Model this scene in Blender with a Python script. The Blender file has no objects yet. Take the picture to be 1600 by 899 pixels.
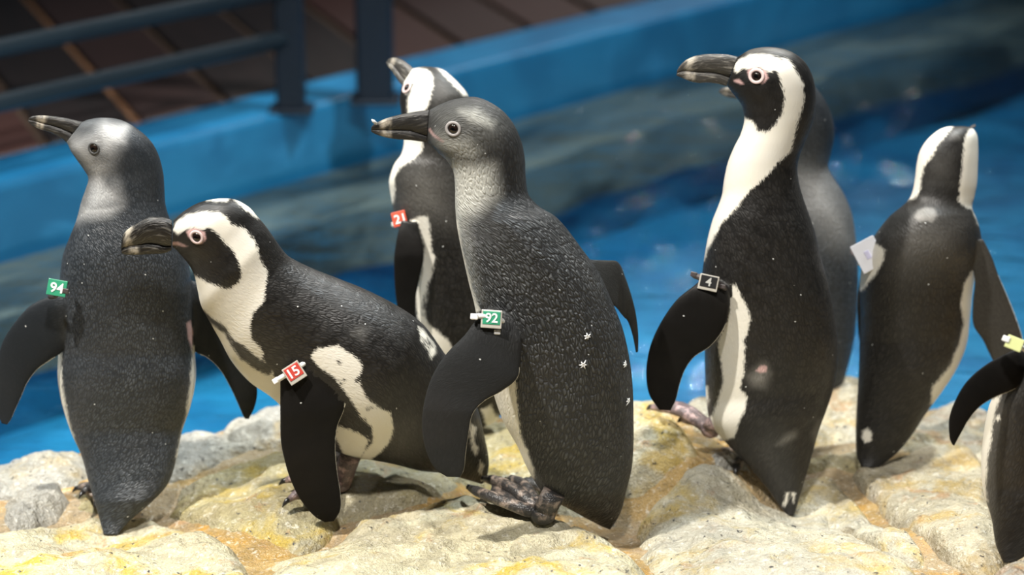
import bpy, bmesh, math, random
import numpy as np
from mathutils import Vector, Matrix, noise
from mathutils.bvhtree import BVHTree
from mathutils.kdtree import KDTree

random.seed(5)
S = bpy.context.scene
COL = S.collection

# ------------------------------------------------------------------ camera
HC, PITCH, FPX = 1.37, math.radians(20.0), 3778.0
cam_d = bpy.data.cameras.new('camera'); cam = bpy.data.objects.new('camera', cam_d); COL.objects.link(cam)
cam.location = (0, 0, HC); cam.rotation_euler = (math.pi / 2 - PITCH, 0, 0)
cam_d.sensor_width = 36; cam_d.lens = FPX / 1600 * 36
cam_d.dof.use_dof = True; cam_d.dof.focus_distance = 3.09; cam_d.dof.aperture_fstop = 2.5
cam_d.clip_start = .05; cam_d.clip_end = 100
S.camera = cam

# ------------------------------------------------------------------ world, lamps, exposure
w = bpy.data.worlds.new('dim_hall'); S.world = w; w.use_nodes = True
w.node_tree.nodes['Background'].inputs[0].default_value = (.55, .8, 1, 1)
w.node_tree.nodes['Background'].inputs[1].default_value = .028
def spot(name, loc, aim, power, size, radius, color, blend=.5):
    d = bpy.data.lights.new(name, 'SPOT'); d.energy = power; d.spot_size = math.radians(size); d.spot_blend = blend
    d.shadow_soft_size = radius; d.color = color
    o = bpy.data.objects.new(name, d); COL.objects.link(o); o.location = loc
    o.rotation_euler = (Vector(aim) - Vector(loc)).to_track_quat('-Z', 'Y').to_euler(); return o
spot('ceiling_spotlight', (-1.7, 2.0, 3.5), (0.05, 3.0, .1), 920, 46, .06, (1, .95, .87))
spot('ceiling_spotlight', (.1, .9, 3.9), (0.1, 3.0, .1), 520, 44, .12, (1, .96, .91))
spot('ceiling_spotlight', (1.2, 5.2, 3.6), (0.3, 3.2, 0), 330, 46, .10, (1, .96, .88))
spot('pool_spotlight', (1.8, 4.2, 4.6), (0.5, 4.4, -.5), 800, 54, .15, (.85, .95, 1))
spot('pool_spotlight', (-2.2, 3.6, 3.6), (-.8, 3.7, -.6), 360, 42, .2, (.85, .95, 1))
spot('added_glint_lamp', (1.2, 10.5, 4.3), (.5, 4.2, -.1), 190, 24, .05, (1, .97, .92))  # unseen lamp added beyond the deck to raise glints on water and wet rock
S.view_settings.view_transform = 'Standard'; S.view_settings.look = 'None'
S.view_settings.exposure = 0.12; S.view_settings.gamma = 1; S.view_settings.use_curve_mapping = False

# ------------------------------------------------------------------ helpers
CP, SP = math.cos(PITCH), math.sin(PITCH)
CAM = np.array([0, 0, HC])
def ray(px, py):
    u = (px - 800) / FPX; v = (449.5 - py) / FPX
    return np.array([u, CP + v * SP, -SP + v * CP])
def P(px, py, Y):
    d = ray(px, py); return CAM + d * (Y / d[1])
def project(V):
    q = V - CAM; z = q[:, 1] * CP - q[:, 2] * SP; y = q[:, 1] * SP + q[:, 2] * CP
    return np.stack([800 + FPX * q[:, 0] / z, 449.5 - FPX * y / z], 1)
def tag(o, label=None, cat=None, group=None, kind=None):
    for k, v in (('label', label), ('category', cat), ('group', group), ('kind', kind)):
        if v: o[k] = v
    return o
def empty(name, loc):
    o = bpy.data.objects.new(name, None); COL.objects.link(o); o.location = loc; o.empty_display_size = .05; return o
def mk(name, V, F, mat, parent=None, smooth=True, attrs=None, loc=None, recalc=True):
    """link ONE mesh object; V are world coordinates, stored relative to the parent's (or given) origin"""
    org = np.array(parent_origin(parent)) if parent else (np.array(loc) if loc is not None else np.zeros(3))
    me = bpy.data.meshes.new(name)
    me.from_pydata((np.asarray(V, float) - org).tolist(), [], [tuple(int(i) for i in f) for f in F])
    if recalc:
        bm = bmesh.new(); bm.from_mesh(me); bmesh.ops.recalc_face_normals(bm, faces=bm.faces); bm.to_mesh(me); bm.free()
    me.update()
    if smooth: me.polygons.foreach_set('use_smooth', [True] * len(me.polygons))
    for k, a in (attrs or {}).items():
        a = np.asarray(a, np.float32)
        if a.ndim == 1:
            at = me.attributes.new(k, 'FLOAT', 'POINT'); at.data.foreach_set('value', a)
        else:
            at = me.attributes.new(k, 'FLOAT_VECTOR', 'POINT'); at.data.foreach_set('vector', a.ravel())
    me.materials.append(mat)
    o = bpy.data.objects.new(name, me); COL.objects.link(o)
    if parent: o.parent = parent
    elif loc is not None: o.location = loc
    return o
def parent_origin(p):
    v = Vector((0, 0, 0))
    while p: v = v + p.location; p = p.parent
    return v
def interp_rows(R, step, key=None):
    """centripetal Hermite through the rows of R, resampled about every STEP units; returns rows and the source index"""
    R = np.asarray(R, float); n = len(R); key = R if key is None else key
    t = np.concatenate([[0], np.cumsum(np.maximum(np.linalg.norm(np.diff(key, axis=0), axis=1), 1e-6))])
    m = np.zeros_like(R)
    for i in range(n):
        a, b = max(i - 1, 0), min(i + 1, n - 1); m[i] = (R[b] - R[a]) / (t[b] - t[a])
    out, idx = [], []
    for i in range(n - 1):
        h = t[i + 1] - t[i]; k = max(2, int(round(h / step)))
        for j in range(k):
            s = j / k
            out.append((2*s**3 - 3*s**2 + 1) * R[i] + (s**3 - 2*s**2 + s) * h * m[i] + (-2*s**3 + 3*s**2) * R[i+1] + (s**3 - s**2) * h * m[i+1])
            idx.append(i + s)
    out.append(R[-1]); idx.append(n - 1)
    return np.array(out), np.array(idx)
def curve(spec, idx):
    if not isinstance(spec, (list, tuple)): return np.full(len(idx), float(spec))
    xs, ys = zip(*spec); return np.interp(idx, xs, ys)
def smoothen(a, n):
    for _ in range(n):
        b = a.copy(); b[1:-1] = (a[:-2] + 2 * a[1:-1] + a[2:]) / 4; a = b
    return a
def loft_faces(nr, n, base=0):
    F = []
    for i in range(nr - 1):
        for j in range(n):
            k = (j + 1) % n
            F.append((base + i*n + j, base + i*n + k, base + (i+1)*n + k, base + (i+1)*n + j))
    c0, c1 = base + nr * n, base + nr * n + 1
    for j in range(n):
        k = (j + 1) % n
        F.append((c0, base + k, base + j)); F.append((c1, base + (nr-1)*n + j, base + (nr-1)*n + k))
    return F
def loft(rings, Y, d=0, k=.85, n=72, step=4.0, power=1.0):
    """closed tube through outline pairs (Lx,Ly,Rx,Ry): half axis a spans the pair, half axis b runs to the viewer's side, k times as long"""
    R, idx = interp_rows(rings, step)
    dd = smoothen(curve(d, idx), 6); kk = smoothen(curve(k, idx), 6)
    th = np.arange(n) * 2 * math.pi / n
    V = []; C = []; A = []; u = []
    for r, di, ki in zip(R, dd, kk):
        L = P(r[0], r[1], Y + di); Q = P(r[2], r[3], Y + di)
        c = (L + Q) / 2; a = (Q - L) / 2; la = np.linalg.norm(a)
        b = (CAM - c); b /= np.linalg.norm(b); b = b * ki * la
        ct, st = np.cos(th), np.sin(th)
        if power != 1.0:
            ct = np.sign(ct) * np.abs(ct) ** power; st = np.sign(st) * np.abs(st) ** power
        V.append(c + np.outer(ct, a) + np.outer(st, b)); C.append(c); A.append(la * (1 + ki) / 2)
    C = np.array(C); s = np.concatenate([[0], np.cumsum(np.linalg.norm(np.diff(C, axis=0), axis=1))])
    nr = len(C); VV = np.concatenate(V + [C[:1], C[-1:]])
    TH = np.concatenate([np.tile(th, nr), [0, 0]]); SS = np.concatenate([np.repeat(s, n), [s[0], s[-1]]])
    th_s = np.where(th > math.pi * 1.25, th - 2 * math.pi, th)
    UU = np.concatenate([(np.array(A)[:, None] * th_s[None, :]).ravel(), [0, 0]])
    return dict(V=VV, F=loft_faces(nr, n), n=n, nr=nr, idx=idx, th=TH, s=SS, u=UU, C=C)
def sdf(poly, X):
    """signed distance in pixels, positive inside"""
    p = np.asarray(poly, float); q = np.roll(p, -1, 0); D = np.full(len(X), 1e9); ins = np.zeros(len(X), bool)
    for a, b in zip(p, q):
        e = b - a; wv = X - a; t = np.clip((wv @ e) / max(e @ e, 1e-9), 0, 1)
        D = np.minimum(D, np.linalg.norm(wv - t[:, None] * e, axis=1))
        c = ((a[1] > X[:, 1]) != (b[1] > X[:, 1]))
        if abs(e[1]) > 1e-9: ins ^= c & (X[:, 0] < e[0] * (X[:, 1] - a[1]) / e[1] + a[0])
    return np.where(ins, D, -D)
def Z(x0, y0, s, pts): return [(x0 + x / s, y0 + y / s) for x, y in pts]

# ------------------------------------------------------------------ materials
class G:
    """small node graph writer"""
    def __init__(self, name):
        self.m = bpy.data.materials.new(name); self.m.use_nodes = True; self.t = self.m.node_tree; self.t.nodes.clear()
        self.out = self.t.nodes.new('ShaderNodeOutputMaterial')
    def n(self, typ, ins=None, **kw):
        nd = self.t.nodes.new('ShaderNode' + typ)
        for k, v in kw.items(): setattr(nd, k, v)
        for k, v in (ins or {}).items(): self.set(nd, k, v)
        return nd
    def set(self, nd, k, v):
        i = nd.inputs[k]
        if isinstance(v, bpy.types.NodeSocket): self.t.links.new(v, i)
        elif isinstance(v, (tuple, list)) and len(v) == 3 and i.type == 'RGBA': i.default_value = (*v, 1)
        else: i.default_value = v
    def math(self, op, a, b=0.0, c=0.0, clamp=False):
        return self.n('Math', {0: a, 1: b, 2: c}, operation=op, use_clamp=clamp).outputs[0]
    def mix(self, f, a, b, blend='MIX'):
        nd = self.n('Mix', data_type='RGBA', blend_type=blend); self.set(nd, 0, f); self.set(nd, 6, a); self.set(nd, 7, b); return nd.outputs[2]
    def ramp(self, v, lo, hi, a=0.0, b=1.0):
        return self.n('MapRange', {0: v, 1: lo, 2: hi, 3: a, 4: b}, interpolation_type='SMOOTHSTEP').outputs[0]
    def noise(self, vec, scale, detail=3, rough=.5, dist=0):
        return self.n('TexNoise', {'Vector': vec, 'Scale': scale, 'Detail': detail, 'Roughness': rough, 'Distortion': dist}).outputs['Fac']
    def voro(self, vec, scale, feature='F1', out='Distance', rnd=1.0):
        return self.n('TexVoronoi', {'Vector': vec, 'Scale': scale, 'Randomness': rnd}, feature=feature).outputs[out]
    def obj(self): return self.n('TexCoord').outputs['Object']
    def geo(self): return self.n('NewGeometry').outputs['Position']
    def attr(self, name, out='Fac'): return self.n('Attribute', attribute_name=name, attribute_type='GEOMETRY').outputs[out]
    def scale(self, vec, s): return self.n('VectorMath', {0: vec, 1: s}, operation='MULTIPLY').outputs[0]
    def bump(self, h, strength, dist, normal=None):
        ins = {'Height': h, 'Strength': strength, 'Distance': dist}
        if normal: ins['Normal'] = normal
        return self.n('Bump', ins).outputs[0]
    def done(self, **kw):
        b = self.n('BsdfPrincipled')
        for k, v in kw.items(): self.set(b, k.replace('_', ' '), v)
        self.t.links.new(b.outputs[0], self.out.inputs[0]); return self.m

def plumage(name, dark, tip, pale, white=(.74, .72, .66), skin=(.62, .40, .38), scale=1.0, bump=.5, tipamt=.55, rough=.5):
    g = G(name)
    fl = g.attr('feather', 'Vector')
    warp = g.n('VectorMath', {0: fl, 1: g.scale(g.n('TexNoise', {'Vector': fl, 'Scale': 60.0, 'Detail': 2.0}).outputs['Color'], (.004, .003, 0))}, operation='ADD').outputs[0]
    cells = g.scale(warp, (95 * scale, 260 * scale, 1))
    vd = g.voro(cells, 1.0); ve = g.voro(cells, 1.0, 'DISTANCE_TO_EDGE')
    fine = g.noise(g.scale(fl, (380, 1500, 1)), 1.0, 3, .6)
    big = g.noise(fl, 22, 4, .6); sc_ = g.attr('scaly')
    tipm = g.math('MULTIPLY', g.math('MULTIPLY', g.ramp(ve, .02, .24), g.ramp(vd, .95, .1, .35, 1)), g.ramp(fine, .25, .65, .5, 1))
    tipm = g.math('MULTIPLY', g.math('MULTIPLY', tipm, g.ramp(big, .25, .75, .35, 1.0)), sc_)
    col = g.mix(g.math('MULTIPLY', tipm, tipamt), dark, tip)
    col = g.mix(g.math('MULTIPLY', g.ramp(g.noise(fl, 9, 3), .45, .75), .35), col, tuple(c * 1.5 + .004 for c in (dark[0] * 1.15, dark[1], dark[2] * .9)))
    # pale greyish areas, broken up by dark feather tips
    tn = g.noise(g.scale(fl, (170, 420, 1)), 1.0, 3, .65)
    tone = g.attr('tone')
    tm = g.math('MULTIPLY', g.ramp(tone, 0, 1), g.math('ADD', g.math('MULTIPLY', tn, 1.1), .38), clamp=True)
    col = g.mix(tm, col, pale)
    # white plumage, with feathered edges
    en = g.math('ADD', g.math('MULTIPLY', g.math('SUBTRACT', g.noise(g.scale(fl, (150, 800, 1)), 1.0, 2, .6), .5), 15.0),
                g.math('MULTIPLY', g.math('SUBTRACT', g.noise(fl, 45, 2), .5), 5.0))
    wm = g.ramp(g.math('ADD', g.attr('white'), en), -2.2, 2.4)
    wcol = g.mix(g.math('MULTIPLY', g.noise(fl, 30, 3), .5), white, (white[0] * .93, white[1] * .87, white[2] * .70))
    col = g.mix(wm, col, wcol)
    sk = g.ramp(g.math('ADD', g.attr('skin'), g.math('MULTIPLY', en, .3)), -2, 3)
    col = g.mix(g.math('MULTIPLY', sk, .85), col, skin)
    # stray white specks
    sp = g.voro(g.scale(fl, (1, 1.0, 1)), 75.0); spn = g.voro(fl, 75.0, out='Color')
    spm = g.math('MULTIPLY', g.ramp(sp, .085, .05), g.math('GREATER_THAN', g.n('SeparateColor', {0: spn}).outputs[0], .80))
    col = g.mix(g.math('MULTIPLY', spm, .8), col, (.75, .76, .74))
    h = g.math('ADD', g.math('MULTIPLY', g.math('MULTIPLY', g.ramp(ve, 0.0, .30), .85), sc_), g.math('MULTIPLY', fine, g.ramp(sc_, 0, 1, .22, .5)))
    h = g.math('MULTIPLY', h, g.ramp(wm, 0, 1, 1.0, .25))
    nrm = g.bump(h, bump, .0034 / scale)
    rg = g.math('ADD', g.ramp(g.noise(fl, 60, 3), .3, .7, rough - .07, rough + .12), g.ramp(sc_, 0, .5, .12, 0))
    return g.done(Base_Color=col, Roughness=rg, Normal=nrm, Specular_IOR_Level=g.ramp(sc_, .08, .28, .10, .40), Sheen_Weight=.02, Sheen_Roughness=.5)
M = {}
M['adult'] = plumage('adult_black_plumage', (.0065, .006, .0055), (.065, .06, .054), (.22, .21, .19), bump=.22, tipamt=.35, rough=.42)
M['slate'] = plumage('juvenile_slate_plumage', (.017, .018, .019), (.17, .18, .185), (.52, .52, .47), scale=1.0, bump=.75, tipamt=.6, rough=.40)
M['grey'] = plumage('juvenile_blue_grey_plumage', (.015, .018, .0215), (.15, .168, .19), (.50, .50, .49), scale=1.5, bump=.38, tipamt=.5, rough=.38)

def bill_mat(name, base, band, streak):
    g = G(name); a = g.attr('along'); f = g.attr('feather', 'Vector')
    st = g.noise(g.scale(f, (60, 420, 1)), 1.0, 4, .6, .6)
    col = g.mix(g.math('MULTIPLY', g.ramp(st, .5, .75), streak), base, (.30, .28, .24))
    bnd = g.math('MULTIPLY', g.ramp(a, .60, .70), g.ramp(a, .88, .76))
    col = g.mix(g.math('MULTIPLY', bnd, g.ramp(g.noise(f, 90, 3), .35, .62)), col, band)
    return g.done(Base_Color=col, Roughness=g.ramp(st, .3, .7, .28, .5), Normal=g.bump(st, .6, .002), Specular_IOR_Level=.5)
M['bill_adult'] = bill_mat('black_horn_bill', (.012, .011, .010), (.40, .36, .29), .55)
M['bill_young'] = bill_mat('young_horn_bill', (.020, .019, .018), (.42, .37, .29), .3)
M['bill_grey'] = bill_mat('scuffed_grey_bill', (.05, .047, .042), (.42, .38, .31), 1.0)
def plain(name, col, rough=.5, var=0.0, sc=40, spec=.5, **kw):
    g = G(name); c = col
    n_ = g.noise(g.geo(), sc, 3)
    c = g.mix(n_, tuple(x * (1 - var) for x in col), tuple(min(1, x * (1 + var)) for x in col))
    return g.done(Base_Color=c, Roughness=rough, Specular_IOR_Level=spec, **kw)
M['eye'] = plain('dark_brown_eye', (.012, .007, .005), .06, .2)
M['pupil'] = plain('black_pupil', (.002, .002, .002), .05, .1)
M['eye_ring'] = plain('pale_eye_skin', (.60, .47, .45), .5, .12)
M['eye_ring_grey'] = plain('grey_eye_skin', (.34, .32, .31), .5, .12)
M['eye_ring_dark'] = plain('dark_eye_skin', (.07, .07, .07), .5, .12)
def foot_mat(name, a, b):
    g = G(name); p = g.geo(); v = g.noise(p, 70, 4, .6, .3)
    col = g.mix(g.ramp(v, .46, .66), a, b)
    col = g.mix(g.math('MULTIPLY', g.noise(p, 300, 2), .4), col, tuple(x * .5 for x in a))
    return g.done(Base_Color=col, Roughness=.38, Normal=g.bump(g.voro(p, 420.0), .6, .0012), Specular_IOR_Level=.5)
M['foot'] = foot_mat('mottled_foot_skin', (.035, .033, .032), (.30, .235, .19))
M['foot_pink'] = foot_mat('pink_foot_skin', (.16, .12, .12), (.60, .42, .40))
M['claw'] = plain('black_claw', (.012, .011, .011), .3, .2)
M['tag_green'] = plain('green_tag', (.035, .27, .15), .3, .08)
M['tag_red'] = plain('red_tag', (.48, .055, .04), .3, .08)
M['tag_orange'] = plain('orange_red_tag', (.62, .10, .055), .3, .08)
M['tag_black'] = plain('black_tag', (.02, .02, .02), .3, .1)
M['tag_yellow'] = plain('yellow_green_tag', (.62, .66, .30), .4, .1)
M['tag_white'] = plain('white_tag', (.80, .80, .84), .4, .03)
M['tag_lilac'] = plain('faded_lilac_print', (.62, .60, .78), .5, .15, 90)
M['tag_clear'] = plain('clear_plastic_edge', (.42, .40, .35), .2, .15)
M['strap_white'] = plain('white_cable_strap', (.74, .74, .72), .35, .06)
M['strap_dark'] = plain('dark_cable_strap', (.05, .04, .038), .4, .2)
M['cream'] = plain('cream_plastic', (.55, .48, .33), .4, .1)
M['numeral'] = plain('white_numeral', (.85, .85, .82), .5, .02)
M['numeral_pale'] = plain('pale_numeral', (.45, .45, .42), .5, .1)
M['down'] = plain('white_down', (.80, .80, .78), .8, .06, 300)

# ------------------------------------------------------------------ pool, deck, railing (the setting)
A0 = np.array([-.95, 4.262]); UD = np.array([1, 1]) / math.sqrt(2); WD = np.array([1, -1]) / math.sqrt(2)
def pool_xy(u, v): return A0 + u * UD + v * WD
WATER_Z = -.108
def pool_blue(name, dark, light):
    g = G(name); p = g.geo()
    v = g.noise(p, 2.2, 4, .55, 1.2); v2 = g.noise(g.scale(p, (5, 5, 5)), 1.0, 4, .6, .8)
    col = g.mix(g.ramp(v, .38, .62), dark, light)
    col = g.mix(g.math('MULTIPLY', g.ramp(v2, .52, .75), .55), col, tuple(min(1, c * 1.5 + .02) for c in light))
    return g.done(Base_Color=col, Roughness=.45, Normal=g.bump(v2, .3, .01))
M['pool_paint'] = pool_blue('blue_pool_paint', (.006, .095, .205), (.013, .155, .285))
M['wall_paint'] = pool_blue('blue_wall_paint', (.008, .135, .285), (.014, .19, .375))
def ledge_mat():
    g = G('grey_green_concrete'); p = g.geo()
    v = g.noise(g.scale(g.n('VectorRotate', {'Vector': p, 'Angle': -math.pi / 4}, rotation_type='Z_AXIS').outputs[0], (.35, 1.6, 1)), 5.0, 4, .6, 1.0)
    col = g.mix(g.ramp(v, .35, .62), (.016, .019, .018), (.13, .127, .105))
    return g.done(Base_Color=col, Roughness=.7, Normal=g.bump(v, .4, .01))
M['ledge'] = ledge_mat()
def water_mat():
    g = G('pool_water'); p = g.geo()
    n1 = g.noise(g.scale(p, (1, 1.6, 1)), 9, 3, .5, .6); n2 = g.noise(p, 38, 2, .5, .3)
    nrm = g.bump(g.math('ADD', n1, g.math('MULTIPLY', n2, .22)), .5, .026)
    tr = g.n('BsdfTransparent', {'Color': (.82, .95, 1.0, 1)}); gl = g.n('BsdfGlossy', {'Color': (1, 1, 1, 1), 'Roughness': .045, 'Normal': nrm})
    inc = g.n('NewGeometry').outputs['Incoming']
    dt = g.math('ABSOLUTE', g.n('VectorMath', {0: nrm, 1: inc}, operation='DOT_PRODUCT').outputs['Value'])
    fr = g.math('ADD', g.math('MULTIPLY', g.math('POWER', g.math('SUBTRACT', 1.0, dt, clamp=True), 5.0), .98), .02, clamp=True)
    mx = g.n('MixShader', {0: fr, 1: tr.outputs[0], 2: gl.outputs[0]})
    g.t.links.new(mx.outputs[0], g.out.inputs[0]); return g.m
M['water'] = water_mat()
def deck_mat():
    g = G('dark_brown_timber'); p = g.obj()
    c, s = .368, -.93
    r = g.n('VectorRotate', {'Vector': p, 'Angle': 1.195}, rotation_type='Z_AXIS').outputs[0]
    v = g.noise(g.scale(r, (3, 30, 3)), 1.0, 4, .6, .3)
    info = g.n('ObjectInfo').outputs['Random']
    col = g.mix(v, (.008, .0055, .005), (.022, .011, .009))
    col = g.mix(g.ramp(info, .2, 1, 0, .75), col, (.07, .024, .017))
    return g.done(Base_Color=col, Roughness=.55, Normal=g.bump(v, .4, .004))
M['deck'] = deck_mat()
M['deck_gap'] = plain('ochre_deck_joint', (.06, .03, .015), .8, .5)
M['deck_seam'] = plain('orange_ochre_deck_seam', (.20, .085, .035), .8, .3)
M['rail'] = plain('blue_grey_rail_metal', (.020, .030, .038), .35, .25, 8)
M['post'] = plain('dark_blue_post_metal', (.003, .010, .022), .5, .25, 8)

def prism(poly, z0, z1):
    n = len(poly); V = [(x, y, z0) for x, y in poly] + [(x, y, z1) for x, y in poly]
    F = [tuple(range(n))[::-1], tuple(range(n, 2 * n))] + [(i, (i + 1) % n, n + (i + 1) % n, n + i) for i in range(n)]
    return V, F
def bevel_obj(o, w_, seg=2):
    bm = bmesh.new(); bm.from_mesh(o.data); bmesh.ops.bevel(bm, geom=bm.edges[:], offset=w_, segments=seg, profile=.5, affect='EDGES'); bm.to_mesh(o.data); bm.free()
def quad(u0, u1, v0, v1): return [pool_xy(u0, v0), pool_xy(u1, v0), pool_xy(u1, v1), pool_xy(u0, v1)]
o = mk('floor', *prism(quad(-3, 9, 0, 4.2), -.60, -.37), M['pool_paint'], smooth=False); tag(o, kind='structure')
o = mk('wall_far', *prism(quad(-3, 9, -.16, 0), -.60, .02), M['wall_paint'], smooth=False); bevel_obj(o, .012); tag(o, kind='structure')
# submerged step along the far wall, lip shaped wavy to imitate refraction through ripples
us = np.linspace(-3, 9, 320)
def lip(u): return .25 + .02 * math.sin(u * 7.3) + .025 * noise.noise(Vector((u * 2.3, 3, 0))) + .022 * noise.noise(Vector((u * 7, 9, 0)))
poly = [tuple(pool_xy(u, .0)) for u in us] + [tuple(pool_xy(u, lip(u))) for u in us[::-1]]
V, F = [], []
for u in us:
    for v_, z in ((0, -.132), (lip(u) * .45, -.135), (lip(u), -.139), (lip(u) + .005, -.26), (0, -.26)):
        V.append((*pool_xy(u, v_), z))
for i in range(len(us) - 1):
    for j in range(5): F.append((5*i + j, 5*i + (j+1) % 5, 5*i + 5 + (j+1) % 5, 5*i + 5 + j))
F += [(0, 1, 2, 3, 4), tuple(5 * (len(us) - 1) + j for j in (4, 3, 2, 1, 0))]
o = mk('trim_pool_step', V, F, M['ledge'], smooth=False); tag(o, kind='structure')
o = mk('trim_pool_kerb', *prism(quad(-3, 9, -.02, .21), -.60, -.2), M['pool_paint'], smooth=False); bevel_obj(o, .006); tag(o, kind='structure')
# water: a real rippled sheet
nu, nv = 420, 240; V = []; F = []
for i in range(nu):
    for j in range(nv):
        u = -1.6 + 6.6 * i / (nu - 1); v_ = .004 + 3.6 * j / (nv - 1); x, y = pool_xy(u, v_)
        z = .010 * noise.noise(Vector((x * 2.2, y * 3.2, 1))) + .0026 * noise.noise(Vector((x * 8, y * 11, 4))) + .0007 * noise.noise(Vector((x * 26, y * 34, 7)))
        V.append((x, y, WATER_Z + z * min(1, v_ / .25 + .25)))
for i in range(nu - 1):
    for j in range(nv - 1): F.append((i*nv + j, (i+1)*nv + j, (i+1)*nv + j + 1, i*nv + j + 1))
o = mk('pool_water', V, F, M['water'], recalc=False); tag(o, 'rippled blue pool water between the rocks and the deck edge', 'water', kind='structure')
# timber deck: each board a piece, seam strips between them
deck = empty('floor_deck', (0, 0, 0)); tag(deck, kind='structure')
dv = np.array([.368, -.930]); dq = np.array([.930, .368])
def on_wall(q):     # point of the pool edge line at offset q across the boards
    # dq.p = q and (x - y) = A0x - A0y - .23
    c = A0[0] - A0[1] - .226
    M2 = np.array([[dq[0], dq[1]], [1, -1]]); return np.linalg.solve(M2, np.array([q, c]))
bw, gap = .205, .022
q_seam = dq @ P(65, 65, 5.60)[:2]
q_seam = dq @ np.array([P(170, 136, 1)[0], 1]) if False else q_seam
def deck_pt(px, py):
    d = ray(px, py); return (CAM + d * ((.018 - HC) / d[2]))[:2]
q_seam = dq @ deck_pt(170, 138)
for k in range(-4, 12):
    q0 = q_seam + gap / 2 + k * bw; q1 = q0 + bw - gap
    a, b = on_wall(q0), on_wall(q1); L_ = 3.4
    o = mk('deck_board', *prism([tuple(a), tuple(a - dv * L_), tuple(b - dv * L_), tuple(b)], -.02, .018 + random.uniform(-.002, .002)), M['deck'], deck, smooth=False)
    bevel_obj(o, .003, 1)
    o = mk('deck_joint', *prism([tuple(on_wall(q1)), tuple(on_wall(q1) - dv * L_), tuple(on_wall(q1 + gap) - dv * L_), tuple(on_wall(q1 + gap))], -.02, .008), M['deck_seam' if k == -1 else 'deck_gap'], deck, smooth=False)
def tube(pts, rad, n=12, caps=True):
    pts = [np.asarray(p, float) for p in pts]; m = len(pts); V = []
    rads = rad if hasattr(rad, '__len__') else [rad] * m
    up = np.array([.13, .21, .97]); prev = None
    for i, p in enumerate(pts):
        t = pts[min(i + 1, m - 1)] - pts[max(i - 1, 0)]; t /= np.linalg.norm(t)
        a = prev - t * (prev @ t) if prev is not None else np.cross(t, up if abs(t @ up) < .95 else np.array([1., 0, 0])); a /= np.linalg.norm(a); prev = a
        b = np.cross(t, a)
        for j in range(n):
            q = 2 * math.pi * j / n; V.append(p + rads[i] * (math.cos(q) * a + math.sin(q) * b))
    V += [pts[0], pts[-1]]
    return V, loft_faces(m, n)
rail = empty('deck_railing', (-.456, 4.82, .018))
tag(rail, 'dark blue metal railing with two horizontal bars on the deck edge', 'railing')
def sq_post(px, py, w_, h):
    x, y = deck_pt(px, py); return prism([(x - w_, y - w_ * .8), (x + w_, y - w_ * .8), (x + w_, y + w_ * .8), (x - w_, y + w_ * .8)], .016, h)
o = mk('post', *sq_post(456, 172, .029, 1.0), M['post'], rail, smooth=False); bevel_obj(o, .006)
o = mk('base_plate', *sq_post(456, 172, .045, .026), M['post'], rail, smooth=False); bevel_obj(o, .003, 1)
px0 = np.array([*deck_pt(456, 172)])
for z in (.170, .272, .42, .57):
    a = np.array([*px0, z]); b = np.array([*(px0 - UD * 2.2), z])
    mk('rail_bar', *tube([a, b], .018, 16), M['rail'], rail)
rail2 = empty('gate_post', (*deck_pt(587, 158), .018)); tag(rail2, 'thick dark blue post standing alone right of the railing', 'post')
o = mk('post', *sq_post(587, 156, .038, 1.0), M['post'], rail2, smooth=False); bevel_obj(o, .008)
o = mk('base_plate', *sq_post(587, 156, .052, .026), M['post'], rail2, smooth=False); bevel_obj(o, .003, 1)

# ------------------------------------------------------------------ rock outcrop
def ctrl(px, py, Y): return P(px, py, Y)
CT = np.array([ctrl(175, 846, 2.95), ctrl(757, 775, 3.03), ctrl(513, 836, 2.90), ctrl(480, 822, 2.91), ctrl(-60, 850, 2.85), ctrl(0, 770, 3.05), ctrl(130, 765, 3.07), ctrl(300, 760, 3.08), ctrl(450, 790, 2.93),
    ctrl(545, 752, 2.99), ctrl(640, 760, 3.0), ctrl(760, 800, 2.93), ctrl(850, 818, 2.89), ctrl(950, 834, 2.95), ctrl(1060, 668, 3.10), ctrl(1100, 690, 3.12),
    ctrl(1238, 818, 3.03), ctrl(1355, 740, 3.13), ctrl(1450, 650, 3.38), ctrl(1575, 885, 2.70), ctrl(1480, 860, 2.76), ctrl(100, 900, 2.72),
    ctrl(500, 905, 2.68), ctrl(900, 905, 2.68), ctrl(1250, 905, 2.68), ctrl(700, 655, 3.26), ctrl(430, 640, 3.30), ctrl(120, 695, 3.22), ctrl(0, 712, 3.2),
    ctrl(1050, 625, 3.24), ctrl(1320, 590, 3.38), ctrl(1000, 640, 3.2), ctrl(1270, 665, 3.3), ctrl(300, 672, 3.26), ctrl(1600, 700, 3.2)])
CZ = CT[:, 2] - .027
def T0(x, y):
    d2 = (CT[:, 0] - x) ** 2 + ((CT[:, 1] - y) * 1.0) ** 2 + .0025
    wt = 1 / d2 ** 1.5; return float((wt * CZ).sum() / wt.sum())
def ground(px, py):
    d = ray(px, py); z = 0.0
    for _ in range(25):
        t = (z - HC) / d[2]; p = CAM + d * t; z = .5 * z + .5 * (T0(p[0], p[1]) + .024)
    return p
EDGE = np.array([ground(*e)[:2] for e in [(-300, 735), (-150, 720), (0, 706), (110, 688), (300, 664), (400, 634), (440, 626), (560, 632), (700, 624), (880, 620), (990, 616), (1080, 613),
        (1180, 600), (1300, 581), (1345, 583), (1440, 618), (1500, 612), (1560, 636), (1700, 650), (1900, 650)]])
def edge_y(x): return float(np.interp(x, EDGE[:, 0], EDGE[:, 1]))
def T(x, y):
    e = (y - edge_y(x)) / .10
    e = min(max(e + .35, 0), 4); return T0(x, y) - .11 * e * e
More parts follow.
